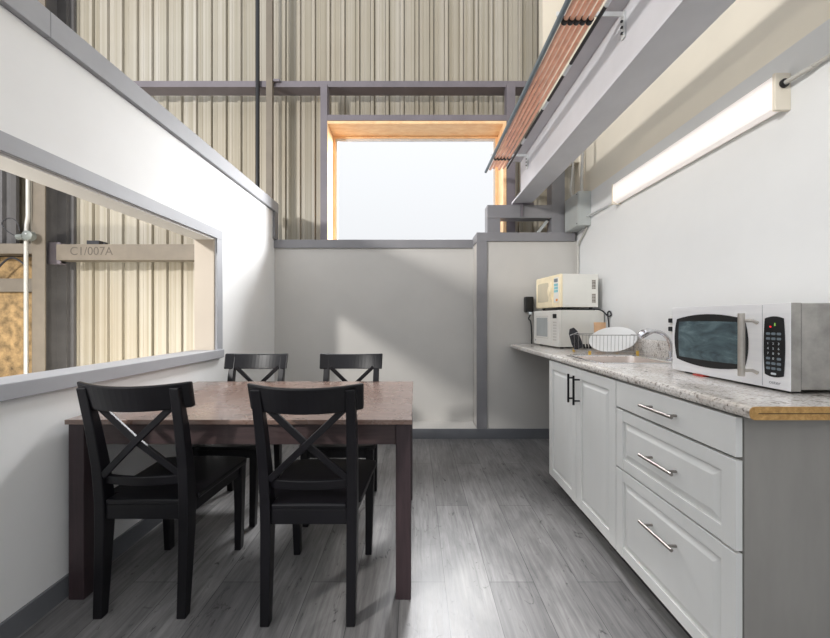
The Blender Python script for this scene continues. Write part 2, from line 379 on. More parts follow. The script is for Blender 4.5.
# outer corrugated wall, with the hole for the window
GX0, GX1, GZ0, GZ1 = -.945, .955, 1.80, 3.215
def corr(bm, x0, x1, z0, z1, y=3.8, per=.1667, rib=.042, dep=.024, ph=.0):
    pts = []; k = math.floor((x0-ph)/per)
    while ph+k*per < x1:
        a = ph+k*per
        for px, py in ((a-.006, y), (a-.005, y+.012), (a-.001, y+.012), (a, y), (a+.004, y-dep), (a+rib-.004, y-dep), (a+rib, y), (a+rib+.001, y+.012), (a+rib+.006, y+.012), (a+rib+.007, y), (a+.085, y), (a+.088, y-.003), (a+.098, y-.003), (a+.101, y)):
            if x0+.01 < px < x1-.01: pts.append((px, py))
        k += 1
    pts = [(x0, y)]+pts+[(x1, y)]
    lo = [bm.verts.new((px, py, z0)) for px, py in pts]; hi = [bm.verts.new((px, py, z1)) for px, py in pts]
    for i in range(len(pts)-1): bm.faces.new((lo[i], lo[i+1], hi[i+1], hi[i]))
    lo2 = bm.verts.new((x0, y+.03, z0)); hi2 = bm.verts.new((x0, y+.03, z1)); lo3 = bm.verts.new((x1, y+.03, z0)); hi3 = bm.verts.new((x1, y+.03, z1))
    bm.faces.new((lo2, lo[0], hi[0], hi2)); bm.faces.new((lo[-1], lo3, hi3, hi[-1])); bm.faces.new((lo3, lo2, hi2, hi3))
bm = bmesh.new()
corr(bm, -9, GX0, 0, 7); corr(bm, GX1, 4, 0, 7); corr(bm, GX0, GX1, GZ1, 7); corr(bm, GX0, GX1, 0, GZ0)
struct('wall_outer', bm, 'siding', keep=True)

# back window: pine lined reveal and a frosted pane
wn = bpy.data.objects.new('window_2', None); C.objects.link(wn); wn.location = (0, 3.7, GZ0); wn['kind'] = 'structure'
obj('pane', B((-.90, .91, 3.765, 3.775, GZ0+.02, 3.17)), 'pane', wn)
obj('reveal_lining', B((-.942, -.910, 3.50, 3.80, GZ0, 3.212), (.920, .952, 3.50, 3.80, GZ0, 3.212), (-.910, .920, 3.50, 3.80, 3.183, 3.212)), 'pine', wn)
obj('glazing_bead', B((-.910, -.885, 3.735, 3.765, GZ0, 3.183), (.895, .920, 3.735, 3.765, GZ0, 3.183), (-.885, .895, 3.735, 3.765, 3.158, 3.183)), 'pine', wn, .002)
obj('sash', B((-.885, -.862, 3.745, 3.765, GZ0, 3.158), (.872, .895, 3.745, 3.765, GZ0, 3.158), (-.862, .872, 3.745, 3.765, 3.132, 3.158)), 'galv', wn, .002)

# ================================================================== STEELWORK BEHIND THE PARTITIONS
def girt(name, x0, x1, z0, z1, mat, label, lip=.02):
    bm = bmesh.new()
    prism(bm, [(3.55, z0), (3.55, z1), (3.69, z1), (3.69, z1-.012), (3.562, z1-.012), (3.562, z0+.012), (3.69, z0+.012), (3.69, z0)], 'X', x0, x1)
    return tag(obj(name, bm, mat), label, 'steel girt')
girt('steel_girt', -3.78, 1.32, 3.600, 3.664, 'steel', 'long grey steel girt crossing the corrugated wall above the back window')
g = thing('steel_girt', 'beige steel girt with handwriting seen through the left wall opening', 'steel girt', (-2.7, 3.55, 1.77))
bm = bmesh.new(); z0, z1 = 1.772, 1.938
prism(bm, [(3.55, z0), (3.55, z1), (3.69, z1), (3.69, z1-.01), (3.56, z1-.01), (3.56, z0+.01), (3.69, z0+.01), (3.69, z0)], 'X', -3.79, -1.05)
obj('channel', bm, 'steel_beige', g)
obj('handwriting', text_bm('C1/007A', .125, face_minus_y(-3.42, 3.5496, 1.862)), 'pencil', g)
girt('steel_girt', -5.6, -4.0, 1.84, 1.945, 'steel_beige', 'short dark girt left of the steel column, level with the electrical box')
tag(obj('timber_rail', B((-5.6, -4.0, 3.62, 3.74, 1.44, 1.585)), 'steel_beige', bevel=.004), 'pale rail above the brown insulation, seen at the left of the opening', 'rail')
ins = obj('insulation', B((-5.6, -4.02, 3.66, 3.76, .5, 1.438), (-4.75, -4.02, 3.72, 3.775, 1.59, 1.835)), 'insul'); ins['kind'] = 'stuff'; ins['label'] = 'rough brown insulation between the siding rails, seen through the opening'; ins['category'] = 'insulation'
# I-section column
col = thing('steel_column', 'beige steel column standing behind the left wall opening', 'steel column', (-3.91, 3.6, 0))
obj('flange', B((-3.98, -3.845, 3.49, 3.502, 0, 5.6)), 'steel_beige', col)
obj('web', B((-3.955, -3.94, 3.502, 3.74, 0, 5.6)), 'panel_web_shade', col)  # web and back flange painted dark for the shade inside the column
obj('flange', B((-3.98, -3.80, 3.74, 3.77, 0, 5.6)), 'panel_web_shade', col)
obj('side_plate', B((-3.94, -3.84, 3.70, 3.738, 0, 5.6)), 'panel_web_shade', col)
obj('clip_angle', B((-3.938, -3.80, 3.60, 3.612, 1.74, 1.97), (-3.938, -3.83, 3.612, 3.69, 1.95, 1.97), (-3.938, -3.83, 3.612, 3.69, 1.74, 1.755)), 'steel', col)
bm = bmesh.new(); corr(bm, -6.4, -4.31, 1.96, 5.6, 3.63, .14, .06, .03)
tag(obj('cladding_panel', bm, 'panel_web_shade'), 'dark grey ribbed cladding panel at the far left of the opening', 'cladding panel')
# box, conduit and loose wire on the column
tag(obj('conduit', T([(-4.005, 3.46, 0), (-4.005, 3.46, 1.9), (-4.0, 3.46, 2.12), (-3.985, 3.46, 2.2), (-3.985, 3.46, 3.6)], .017), 'conduit', smooth=True), 'pale conduit running up the left side of the steel column', 'conduit')
jb = thing('junction_box', 'small round junction box on the conduit beside the steel column', 'junction box', (-3.93, 3.42, 1.98))
bm = bmesh.new(); loft(bm, [[(-3.93+.055*math.cos(a)*s, y, 1.995+.05*math.sin(a)*s) for a in [2*PI*k/14 for k in range(14)]] for y, s in ((3.443, 1), (3.40, 1), (3.395, .85))])
obj('box', bm, 'boxdark', jb, smooth=True)
obj('side_hub', T([(-4.04, 3.42, 1.98), (-3.98, 3.42, 1.985)], .03), 'boxdark', jb)
obj('screw', T([(-3.93, 3.396, 2.01), (-3.93, 3.39, 2.01)], .008), 'galv', jb)
tag(obj('loose_wire', T([(-4.042, 3.42, 1.98), (-4.13, 3.40, 2.04), (-4.18, 3.40, 2.12), (-4.1, 3.40, 2.17), (-4.04, 3.41, 2.13), (-4.03, 3.43, 2.04)], .005, 6, 8), 'dark_metal', smooth=True), 'thin loose wire looping out of the round junction box', 'wire')
tag(obj('black_cable', T([(-4.6, 3.60, 1.52), (-4.45, 3.59, 1.70), (-4.3, 3.58, 1.80), (-4.12, 3.55, 1.72), (-4.03, 3.48, 1.66)], .009, 6, 8), 'dark_metal', smooth=True), 'black cable sagging in front of the insulation below the dark girt', 'cable')
tag(obj('wall_bracket', B((-3.52, -3.39, 3.60, 3.70, 1.939, 1.99), (-3.36, -3.345, 3.62, 3.66, 1.939, 1.975)), 'dark_metal', bevel=.003), 'small dark metal bracket sitting on the girt with handwriting', 'bracket')
# slender posts behind the left partition
p = thing('steel_post', 'slender pale post standing behind the end of the left wall', 'steel post', (-1.522, 3.53, 0))
obj('tube', B((-1.555, -1.490, 3.505, 3.548, 0, 5.6)), 'steel_beige', p, .003)
obj('bracket', B((-1.488, -1.42, 3.52, 3.545, 3.64, 3.665)), 'steel', p)
tag(obj('steel_rod', T([(-1.651, 3.525, 0), (-1.651, 3.525, 5.6)], .02, 12), 'black', smooth=True), 'thin black vertical rod in front of the corrugated wall, above the left wall', 'rod')
# framing round the window
tag(obj('window_post', B((-.985, -.914, 3.497, 3.60, 0, 3.598)), 'steel', bevel=.002), 'grey steel post along the left side of the back window', 'steel post')
tag(obj('window_post', B((.956, 1.045, 3.497, 3.60, 0, 3.598)), 'steel', bevel=.002), 'grey steel post along the right side of the back window', 'steel post')
tag(obj('window_header', B((-.913, .955, 3.497, 3.60, 3.215, 3.275)), 'steel', bevel=.002), 'short grey steel header directly above the back window', 'steel header')
# frame that carries the beam
bf = thing('beam_support', 'grey painted post and header frame carrying the steel beam on the partition', 'support frame', (1.08, 3.35, 1.978))
obj('header', B((.707, 1.335, 3.28, 3.40, 2.135, 2.262)), 'trim', bf, .002)
obj('post', B((.707, .835, 3.285, 3.40, 1.978, 2.135)), 'trim', bf, .002)
obj('post', B((1.335, 1.463, 3.28, 3.40, 1.978, 3.3)), 'trim', bf, .002)
bm = bmesh.new(); bar(bm, (1.20, 3.34, 1.98), (1.31, 3.34, 2.12), (.01, 0, -.008), (0, .02, 0))
obj('brace', bm, 'boxgrey', bf)
obj('bearing_plate', B((.95, 1.16, 3.272, 3.40, 2.262, 2.279), (1.03, 1.05, 3.262, 3.279, 2.15, 2.262)), 'steel', bf)

# ================================================================== BEAM, TRAY OF PIPES
bx = thing('steel_beam', 'large grey I-beam running overhead from the support frame towards the viewer', 'steel beam', (1.046, 1.8, 2.28))
bm = bmesh.new(); prism(bm, [(.952, 2.280), (1.140, 2.280), (1.140, 2.296), (1.052, 2.300), (1.052, 2.694), (1.140, 2.698), (1.140, 2.714), (.952, 2.714), (.952, 2.698), (1.040, 2.694), (1.040, 2.300), (.952, 2.296)], 'Y', -.4, 3.31)
obj('section', bm, 'beam', bx)
def bracket(y, label):
    b = thing('pipe_bracket', label, 'bracket', (1.03, y, 2.63), 'brackets carrying the copper pipes')
    obj('arm', B((.70, 1.038, y-.008, y-.003, 2.6450, 2.668)), 'galv', b, .001)
    obj('foot_plate', B((1.030, 1.039, y-.013, y+.013, 2.54, 2.668)), 'galv', b, .001)
    for z in (2.565, 2.595, 2.625): obj('bolt', T([(1.03, y, z), (1.022, y, z)], .006, 8), 'dark_metal', b)
    for x in PX: obj('pipe_clip', T([(x, y-.011, 2.63), (x, y+.011, 2.63)], .0165, 12), 'black', b)
PX = [.745, .775, .805, .835, .868]
bracket(1.668, 'galvanised bracket on the beam web, nearer of two under the copper pipes')
bracket(3.10, 'galvanised bracket on the beam web at the far ends of the copper pipes')
order = ['leftmost copper pipe beside the blue-grey pipe under the beam', 'second copper pipe from the left in the overhead bundle', 'middle copper pipe of the five under the beam', 'fourth copper pipe from the left in the overhead bundle', 'rightmost copper pipe, nearest the beam, beside the thin dark pipe']
for i, x in enumerate(PX):
    tag(obj('copper_pipe', T([(x, -.3, 2.632), (x, 3.33-.03*(i % 3), 2.632)], .0125, 12), 'copper', smooth=True), order[i], 'pipe', 'copper pipes under the beam')
tag(obj('grey_pipe', T([(.712, -.3, 2.628), (.712, 3.38, 2.628)], .0135, 12), 'bluegrey', smooth=True), 'blue-grey pipe along the outer left side of the copper pipes', 'pipe')
dp = thing('insulated_pipe', 'thin dark pipe with pale labels between the copper pipes and the beam', 'pipe', (.905, 1.5, 2.62))
obj('tube', T([(.905, -.3, 2.632), (.905, 3.30, 2.632)], .010, 10), 'dark_metal', dp, smooth=True)
for y in (1.5, 1.95, 2.28, 2.75): obj('label_band', T([(.905, y, 2.632), (.905, y+.09, 2.632)], .0107, 10), 'digit', dp, smooth=True)

# ================================================================== RIGHT WALL FITTINGS
lf = thing('light_fixture', 'long white fluorescent strip light on the kitchen wall', 'light fixture', (1.53, 1.97, 2.02))
obj('housing', B((1.535, XR, 1.402, 2.552, 2.03, 2.168)), 'white_plastic', lf, .002)
bm = bmesh.new(); prism(bm, [(1.534, 2.165), (1.502, 2.165), (1.500, 2.155), (1.502, 2.045), (1.508, 2.034), (1.534, 2.022)], 'Y', 1.410, 2.546)
obj('diffuser', bm, 'lens', lf)
for y in (1.396, 2.547): obj('end_cap', B((1.497, XR, y, y+.013, 2.017, 2.172)), 'cream', lf, .002)
obj('knockout', T([(1.53, 1.3955, 2.125), (1.53, 1.388, 2.125)], .018, 16), 'black', lf)
tag(obj('conduit', T([(1.53, 1.387, 2.125), (1.54, 1.30, 2.125), (1.548, 1.22, 2.13), (1.549, 0.2, 2.13)], .0095, 10, 6), 'conduit', smooth=True), 'grey conduit running from the near end of the strip light', 'conduit')
tag(obj('conduit', T([(1.548, 2.561, 2.06), (1.548, 2.70, 2.06), (1.535, 2.85, 2.06), (1.53, 2.978, 2.06)], .009, 10, 6), 'galv', smooth=True), 'short conduit linking the grey electrical box to the strip light', 'conduit')
eb = thing('electrical_box', 'grey metal electrical box high in the corner of the kitchen wall', 'electrical box', (1.505, 3.1, 1.979))
obj('cabinet', B((1.452, XR, 2.98, 3.245, 1.979, 2.285)), 'boxgrey', eb, .004)
obj('cover', B((1.446, 1.452, 2.984, 3.241, 1.983, 2.281)), 'boxgrey', eb, .002)
for z in (2.0, 2.26): obj('screw', T([(1.446, 3.0, z), (1.443, 3.0, z)], .005, 8), 'dark_metal', eb)
tag(obj('riser_conduit', T([(1.50, 3.02, 2.286), (1.50, 3.02, 2.45), (1.52, 3.03, 2.75), (1.55, 3.05, 3.3)], .013, 10, 6), 'conduit', smooth=True), 'pale conduit rising from the top of the electrical box, nearer one', 'conduit')
tag(obj('riser_conduit', T([(1.49, 3.18, 2.286), (1.475, 3.18, 2.38), (1.50, 3.19, 2.6), (1.53, 3.2, 3.2)], .009, 10, 6), 'conduit', smooth=True), 'thin pale conduit curving up behind the nearer riser of the electrical box', 'conduit')
tag(obj('drop_conduit', T([(1.545, 3.02, 1.978), (1.548, 3.08, 1.93), (1.548, 3.17, 1.86), (1.549, 3.19, 1.75), (1.549, 3.19, 1.01)], .0095, 10, 6), 'conduit', smooth=True), 'pale conduit dropping from the electrical box to behind the stacked microwaves', 'conduit')

# ================================================================== KITCHEN UNITS
XF, XC = .918, .938
def panel_front(y0, y1, z0, z1, st):
    bm = B((XF, XC, y0, y0+st, z0, z1), (XF, XC, y1-st, y1, z0, z1), (XF+.0018, XC, y0+st, y1-st, z0, z0+st), (XF+.0018, XC, y0+st, y1-st, z1-st, z1), (XF+.011, XC, y0+st, y1-st, z0+st, z1-st))
    a, b = st+.006, st+.030
    loft(bm, [[(XF+.011, y0+a, z0+a), (XF+.011, y1-a, z0+a), (XF+.011, y1-a, z1-a), (XF+.011, y0+a, z1-a)], [(XF+.0015, y0+b, z0+b), (XF+.0015, y1-b, z0+b), (XF+.0015, y1-b, z1-b), (XF+.0015, y0+b, z1-b)]])
    return bm
def bar_handle(p, q, m, parent, label=None):
    bm = bmesh.new(); p, q = Vector(p), Vector(q); d = (q-p)
    tube(bm, [p, q], .006, 12)
    for t in (.14, .86):
        c = p+d*t; tube(bm, [c, (XF, c.y, c.z)], .0048, 10)
    h = obj('handle', bm, m, parent, smooth=True)
    if label: h['label'] = label
    return h
dc = thing('door_cabinet', 'grey base cabinet with two panelled doors below the sink', 'cabinet', (1.25, 1.92, 0))
obj('carcass', B((XC+.001, XR-.002, 1.5355, 1.5535, .09, .870), (XC+.001, XR-.002, 2.282, 2.30, .09, .870), (XC+.001, XR-.002, 1.5535, 2.282, .09, .108), (XR-.012, XR-.002, 1.5535, 2.282, .108, .870)), 'cabinet_shaded', dc)
obj('kickboard', B((.99, XR-.002, 1.5355, 2.28, 0, .09)), 'kick', dc)
for y0, y1, hy in ((1.917, 2.298, 1.938), (1.5385, 1.913, 1.874)):
    d = obj('door', panel_front(y0, y1, .092, .866, .053), 'cabinet', dc, .001)
    bar_handle((.884, hy, .668), (.884, hy, .832), 'handle_black', d, 'black bar handle')
wc = thing('drawer_cabinet', 'grey base cabinet with three drawers at the near end of the worktop', 'cabinet', (1.25, 1.25, 0))
obj('carcass', B((XC+.004, XR-.002, .960, 1.5345, .09, .870), (XC+.004, XR-.002, .960, .978, 0, .09)), 'cabinet_shaded', wc, .001)
obj('kickboard', B((.99, XR-.002, .979, 1.5345, 0, .09)), 'kick', wc)
def slab_front(y0, y1, z0, z1): return B((XF, XC, y0, y1, z0, z1))
for z0, z1, hz, flat in ((.752, .866, .808, 1), (.483, .742, .612, 0), (.092, .475, .350, 0)):
    d = obj('drawer', slab_front(.962, 1.5325, z0, z1) if flat else panel_front(.962, 1.5325, z0, z1, .046), 'cabinet', wc, .001)
    bar_handle((.884, 1.158, hz), (.884, 1.325, hz), 'nickel', d, 'satin nickel bar handle')
# worktop with a cut-out for the sink and a raw sawn end
ZC = .909
SX0, SX1, SY0, SY1 = .990, 1.43, 1.805, 2.20
ct = thing('worktop', 'speckled grey laminate worktop with a raw chipboard end', 'worktop', (1.25, 2.05, .872))
bm = bmesh.new()
nose = [(.96, .8725), (.925, .8725), (.916, .876), (.9125, .884), (.912, .897), (.915, .904), (.922, .908), (.932, ZC), (.96, ZC)]
prism(bm, nose, 'Y', .917, 3.215)
for b in ((.96, SX0+.012, .917, 3.215, .8725, ZC), (SX1-.012, 1.546, .917, 3.215, .8725, ZC), (SX0+.012, SX1-.012, .917, SY0+.012, .8725, ZC), (SX0+.012, SX1-.012, SY1-.012, 3.215, .8725, ZC)): box(bm, *b)
obj('laminate', bm, 'laminate', ct)
bm = bmesh.new(); prism(bm, [(1.546, .8725)]+nose[1:-1]+[(1.546, ZC)], 'Y', .9145, .9169)
obj('raw_end', bm, 'particle', ct)
obj('core_line', B((.935, 1.54, .9142, .9146, .889, .8915)), 'groove', ct)
bs = obj('backsplash', B((1.546, XR-.001, .917, 3.215, .8725, 1.012)), 'laminate', bevel=.003); tag(bs, 'low speckled laminate upstand along the kitchen wall', 'backsplash')
# sink
sk = thing('sink', 'stainless steel inset sink in the worktop', 'sink', ((SX0+SX1)/2, 2.0, .73))
def ring(x0, x1, y0, y1, z): return [(x, y, z) for x, y in rrect(x0, x1, y0, y1, .04)]
bm = bmesh.new()
loft(bm, [ring(SX0-.006, 1.52, SY0-.012, SY1+.02, ZC+.0005), ring(SX0-.004, 1.518, SY0-.010, SY1+.018, ZC+.004), ring(SX0+.01, SX1-.01, SY0+.004, SY1-.004, ZC+.004), ring(SX0+.014, SX1-.014, SY0+.010, SY1-.010, ZC-.002)], cap=False)
obj('rim', bm, 'chrome', sk, smooth=True)
bm = bmesh.new()
loft(bm, [ring(SX0+.014, SX1-.014, SY0+.010, SY1-.010, ZC-.002), ring(SX0+.018, SX1-.018, SY0+.016, SY1-.016, ZC-.012), ring(SX0+.025, SX1-.025, SY0+.025, SY1-.025, .765), ring(SX0+.05, SX1-.05, SY0+.05, SY1-.05, .752)], cap=False)
f = [v for v in bm.verts if abs(v.co.z-.752) < 1e-4]; bm.faces.new(f)
obj('basin', bm, 'steel_sink', sk, smooth=True)
obj('drain', T([(1.21, 2.0, .753), (1.21, 2.0, .758)], .035, 20), 'chrome', sk, smooth=True)
# faucet
fc = thing('faucet', 'chrome kitchen faucet with a curved spout at the sink', 'faucet', (1.488, 1.95, ZC+.004))
bm = bmesh.new(); lathe(bm, [(.026, 0), (.026, .008), (.017, .014), (.015, .05)], 1.488, 1.95, ZC+.004, 20)
obj('base', bm, 'chrome', fc, smooth=True)
sp_ = smooth_path([(1.488, 1.95, .955), (1.482, 1.95, 1.0), (1.465, 1.952, 1.04), (1.435, 1.955, 1.066), (1.40, 1.958, 1.076), (1.365, 1.96, 1.072), (1.345, 1.962, 1.064)], 6)
bm = bmesh.new(); tube(bm, sp_, .0115, 12); obj('spout', bm, 'chrome', fc, smooth=True)
obj('spray_head', T([(1.385, 1.958, 1.076), (1.36, 1.96, 1.074), (1.336, 1.962, 1.064), (1.318, 1.963, 1.045)], [.013, .021, .023, .018], 14), 'chrome', fc, smooth=True)
obj('lever', T([(1.488, 1.95, .95), (1.505, 1.93, .985), (1.515, 1.91, 1.02)], [.011, .008, .006], 10), 'chrome', fc, smooth=True)
so = thing('wall_socket', 'wall socket with a black plug behind the faucet', 'socket', (1.55, 2.06, 1.06))
obj('plate', B((1.555, XR, 1.98, 2.05, 1.06, 1.17)), 'socket', so, .003)
for z0, z1 in ((1.075, 1.102), (1.125, 1.152)): obj('plug', B((1.535, 1.5545, 2.012, 2.040, z0, z1)), 'black', so, .004)

# ------------------------------------------------------------------ dish rack and what stands in it
RX0, RX1, RY0, RY1 = 1.150, 1.500, 2.250, 2.475
rk = thing('dish_rack', 'steel wire dish rack with yellow feet beside the sink', 'dish rack', (1.325, 2.36, ZC))
def wire(name, loops, r):
    bm = bmesh.new()
    for l in loops: tube(bm, l, r, 6)
    return obj(name, bm, 'wire', rk, smooth=True)
def rect_loop(z, e=0.0): return [(RX0-e, RY0-e, z), (RX1+e, RY0-e, z), (RX1+e, RY1+e, z), (RX0-e, RY1+e, z), (RX0-e, RY0-e, z)]
wire('rim_wire', [rect_loop(1.040, .004)], .0028)
wire('base_wire', [rect_loop(.928)], .0022)
for k in range(14):
    x = RX0+.012+k*(RX1-RX0-.024)/13
    wire('hoop_wire', [[(x, RY0-.004, 1.040), (x, RY0, .928), (x, RY1, .928), (x, RY1+.004, 1.040)]], .0013)
for y in (2.30, 2.36, 2.42): wire('cross_wire', [[(RX0-.004, y, 1.04), (RX0, y, .928), (RX1, y, .928), (RX1+.004, y, 1.04)]], .0013)
for x, y in ((RX0+.02, RY0), (RX1-.01, RY0), (RX0+.02, RY1), (RX1-.01, RY1)):
    obj('foot', T([(x, y, ZC), (x, y, .934)], .009, 10), 'yellow', rk, smooth=True)['label'] = 'yellow plastic foot'
# oval platter leaning in the rack
pl = bmesh.new(); rings = []
for s, dy in ((.02, .012), (.55, .012), (.72, .008), (1.0, -.006), (1.0, -.001), (.72, .013), (.55, .017), (.02, .017)):
    rings.append([Vector((.163*s*math.cos(a), dy, .100*s*math.sin(a))) for a in [2*PI*k/40 for k in range(40)]])
mt = Matrix.Translation((1.374, 2.335, 1.006)) @ Matrix.Rotation(-.25, 4, 'Y') @ Matrix.Rotation(-.72, 4, 'X')
loft(pl, [[mt @ p for p in r] for r in rings])
tag(obj('platter', pl, 'white', smooth=True), 'white oval platter standing on edge in the wire dish rack', 'platter')
# slotted turner
st = thing('slotted_turner', 'black slotted turner standing at the left end of the dish rack', 'kitchen utensil', (1.20, 2.44, .93))
bm = bmesh.new()
out = [(-.026, .0), (.026, .0), (.030, .04), (.026, .10), (.014, .125), (-.010, .125), (-.024, .10), (-.030, .04)]
mt = Matrix.Translation((1.192, 2.442, .932)) @ Matrix.Rotation(-.36, 4, 'Y') @ Matrix.Scale(1.26, 4)
loft(bm, [[mt @ Vector((x, -.004, z)) for x, z in out], [mt @ Vector((x, .004, z)) for x, z in out]])
obj('head', bm, 'spat', st, .002)
bm = bmesh.new()
for k in range(3): bar(bm, mt @ Vector((-.013+.013*k, -.0042, .02)), mt @ Vector((-.012+.012*k, -.0042, .085)), (.0025, 0, 0), (0, .0006, 0))
obj('slots', bm, 'black', st)
bm = bmesh.new(); bar(bm, mt @ Vector((-.024, -.0046, .092)), mt @ Vector((.024, -.0046, .092)), (0, 0, .003), (0, .0006, 0))
obj('ridge', bm, 'galv', st)
# black cutlery handles, wooden cup, utensil handle behind the platter
for i, x in enumerate((1.238, 1.260, 1.282)):
    tag(obj('cutlery_handle', T([(x, 2.455, .932), (x-.004, 2.457, .965)], [.008, .006], 8), 'black', smooth=True), ['leftmost', 'middle', 'rightmost'][i]+' of three short black handles between the turner and the platter', 'cutlery', 'black handles in the dish rack')
cu = thing('wooden_cup', 'tall tan wooden cup on the worktop behind the white oval platter', 'cup', (1.40, 2.545, ZC))
bm = bmesh.new(); lathe(bm, [(.034, 0), (.038, .06), (.041, .214), (.037, .214), (.033, .02)], 1.40, 2.545, ZC, 24); obj('body', bm, 'tan', cu, smooth=True)
tag(obj('utensil', T([(1.462, 2.40, .932), (1.475, 2.40, 1.02), (1.50, 2.395, 1.06), (1.522, 2.39, 1.085)], [.008, .008, .007, .006], 8, 5), 'dark_metal', smooth=True), 'dark utensil handle leaning out to the right of the white platter', 'kitchen utensil')

# ================================================================== MICROWAVES
def place(root, loc, rz): root.location = loc; root.rotation_euler = (0, 0, rz)
# stainless one by the near end; built in world coordinates, front faces -X
MX, MY0, MY1, MZ0, MZ1 = 1.192, 1.067, 1.556, .921, 1.200
mw = thing('microwave', 'large stainless microwave with a dark window at the near end of the worktop', 'microwave', (1.36, 1.31, ZC))
obj('cabinet', B((MX+.035, 1.535, MY0+.001, MY1-.001, MZ0, MZ1-.001)), 'grey_side', mw, .004)
obj('front_panel', B((MX, MX+.003, MY0, MY1, MZ0-.004, MZ1)), 'stainless', mw, .001)
obj('bezel', B((MX+.0032, MX+.0345, MY0, MY1, MZ0-.004, MZ1)), 'grey_side', mw, .001)
bm = bmesh.new(); prism(bm, barrel(1.215, 1.526, .970, 1.148, .014, .020), 'X', MX-.003, MX+.002); wf = obj('window_frame', bm, 'black', mw, .001)
bm = bmesh.new(); prism(bm, barrel(1.228, 1.512, .982, 1.136, .004, .003), 'X', MX-.0036, MX-.002); obj('window_glass', bm, 'ovenglass', wf)
obj('door_seam', B((MX-.0006, MX+.001, 1.152, 1.1535, MZ0, MZ1-.004)), 'print_grey', mw)
bm = bmesh.new(); HX = 1.146
tube(bm, [(HX, 1.180, .948), (HX, 1.180, 1.168)], .0098, 16)
hd = obj('handle', bm, 'handle_steel', mw, smooth=True); hd['label'] = 'brushed steel bar handle'
for z in (.968, 1.142): obj('standoff', T([(HX, 1.180, z), (MX-.012, 1.175, z), (MX, 1.168, z-.008)], .006, 10), 'handle_steel', hd, smooth=True)
bm = bmesh.new(); prism(bm, barrel(1.0855, 1.143, .962, 1.150, .004, .007), 'X', MX-.003, MX+.002); cp = obj('control_panel', bm, 'black', mw, .001)
keys = [('', '', ''), ('', '', ''), ('1', '2', '3'), ('4', '5', '6'), ('7', '8', '9'), ('', '0', ''), ('', '', ''), ('', '', '')]
for r in range(8):
    for c in range(3):
        y = 1.131-.0168*c; z = 1.099-.0165*r
        ch = keys[r][c]
        bm = bmesh.new(); prism(bm, rrect(y-.0062, y+.0062, z-.0042, z+.0042, .003, 3), 'X', MX-.0042, MX-.002)
        k = obj('button', bm, 'black' if ch else 'btn', cp)
        if ch: obj('numeral', text_bm(ch, .0105, face_minus_x(MX-.0044, y, z)), 'digit', k)
bm = bmesh.new(); prism(bm, rrect(1.106, 1.122, .963, .970, .003, 3), 'X', MX-.0042, MX-.002); obj('button', bm, 'digit', cp)
obj('indicator_light', B((MX-.0045, MX-.002, 1.121, 1.126, 1.120, 1.125)), 'led_red', cp)['label'] = 'small red light'
obj('clock_digit', B((MX-.0045, MX-.002, 1.108, 1.111, 1.125, 1.135)), 'led_green', cp)
obj('lettering', text_bm('oster', .017, face_minus_x(MX-.0006, 1.113, .937)), 'print_grey', mw)
obj('side_seam', B((MX+.0345, MX+.0352, MY0+.0002, MY1-.001, MZ0, MZ1-.002)), 'dark_metal', mw)
for x in (1.24, 1.50):
    for y in (1.10, 1.52): obj('foot', T([(x, y, ZC), (x, y, MZ0)], .014, 12), 'black', mw)
tag(obj('red_clip', B((1.185, 1.215, 1.385, 1.435, ZC, ZC+.0065)), 'red', bevel=.0015), 'small red clip lying under the front edge of the stainless microwave', 'clip')

def old_microwave(label, loc, rz, W, D, Hh, body, front, win, style):
    """origin at the near front bottom corner; front faces -X, side faces -Y"""
    m = thing('microwave', label, 'microwave')
    ft = .012
    obj('cabinet', B((.022, D, 0.001, W-.001, ft, Hh)), body, m, .004)
    fr = obj('front_panel', B((0, .0215, 0, W, ft, Hh)), front, m, .004)
    obj('door', B((-.006, -.0005, W*.27, W-.006, ft+.008, Hh-.008)), front, m, .002)
    bm = bmesh.new()
    if style == 'plain': prism(bm, rrect(W*.40, W*.86, ft+.075, Hh-.06, .006, 3), 'X', -.0072, -.004)
    else: prism(bm, barrel(W*.44, W*.90, ft+.055, Hh-.055, .004, .004), 'X', -.0072, -.004)
    wf = obj('door_window', bm, win, m, .001)
    return m, ft
# lower, white
m1, ft = old_microwave('white microwave on the worktop under the yellowed one', None, 0, .43, .392, .311, 'offwhite_metal', 'white_plastic', 'greywin', 'plain')
W, D, Hh = .43, .392, .311
obj('window_surround', B((-.0066, -.004, W*.37, W*.385, ft+.06, Hh-.045), (-.0066, -.004, W*.875, W*.89, ft+.06, Hh-.045), (-.0066, -.004, W*.385, W*.875, ft+.06, ft+.066), (-.0066, -.004, W*.385, W*.875, Hh-.051, Hh-.045)), 'btn_white', m1)
obj('display', B((-.003, .001, W*.08, W*.21, Hh-.066, Hh-.030)), 'black', m1, .001)
for r in range(7):
    for c in range(3): obj('button', B((-.002, .001, W*(.085+.045*c), W*(.115+.045*c), Hh-.105-.024*r, Hh-.094-.024*r)), 'btn_white', m1, .001)
obj('door_button', B((-.003, .001, W*.07, W*.22, ft+.015, ft+.045)), 'white_plastic', m1, .002)
obj('maker_mark', B((-.0066, -.0055, W*.89, W*.93, ft+.03, ft+.042)), 'print_grey', m1)
for x in (.05, D-.04):
    for y in (.04, W-.04): obj('foot', T([(x, y, 0), (x, y, ft)], .014, 10), 'black', m1)
place(m1, (1.155, 2.70, ZC), -math.radians(-6))
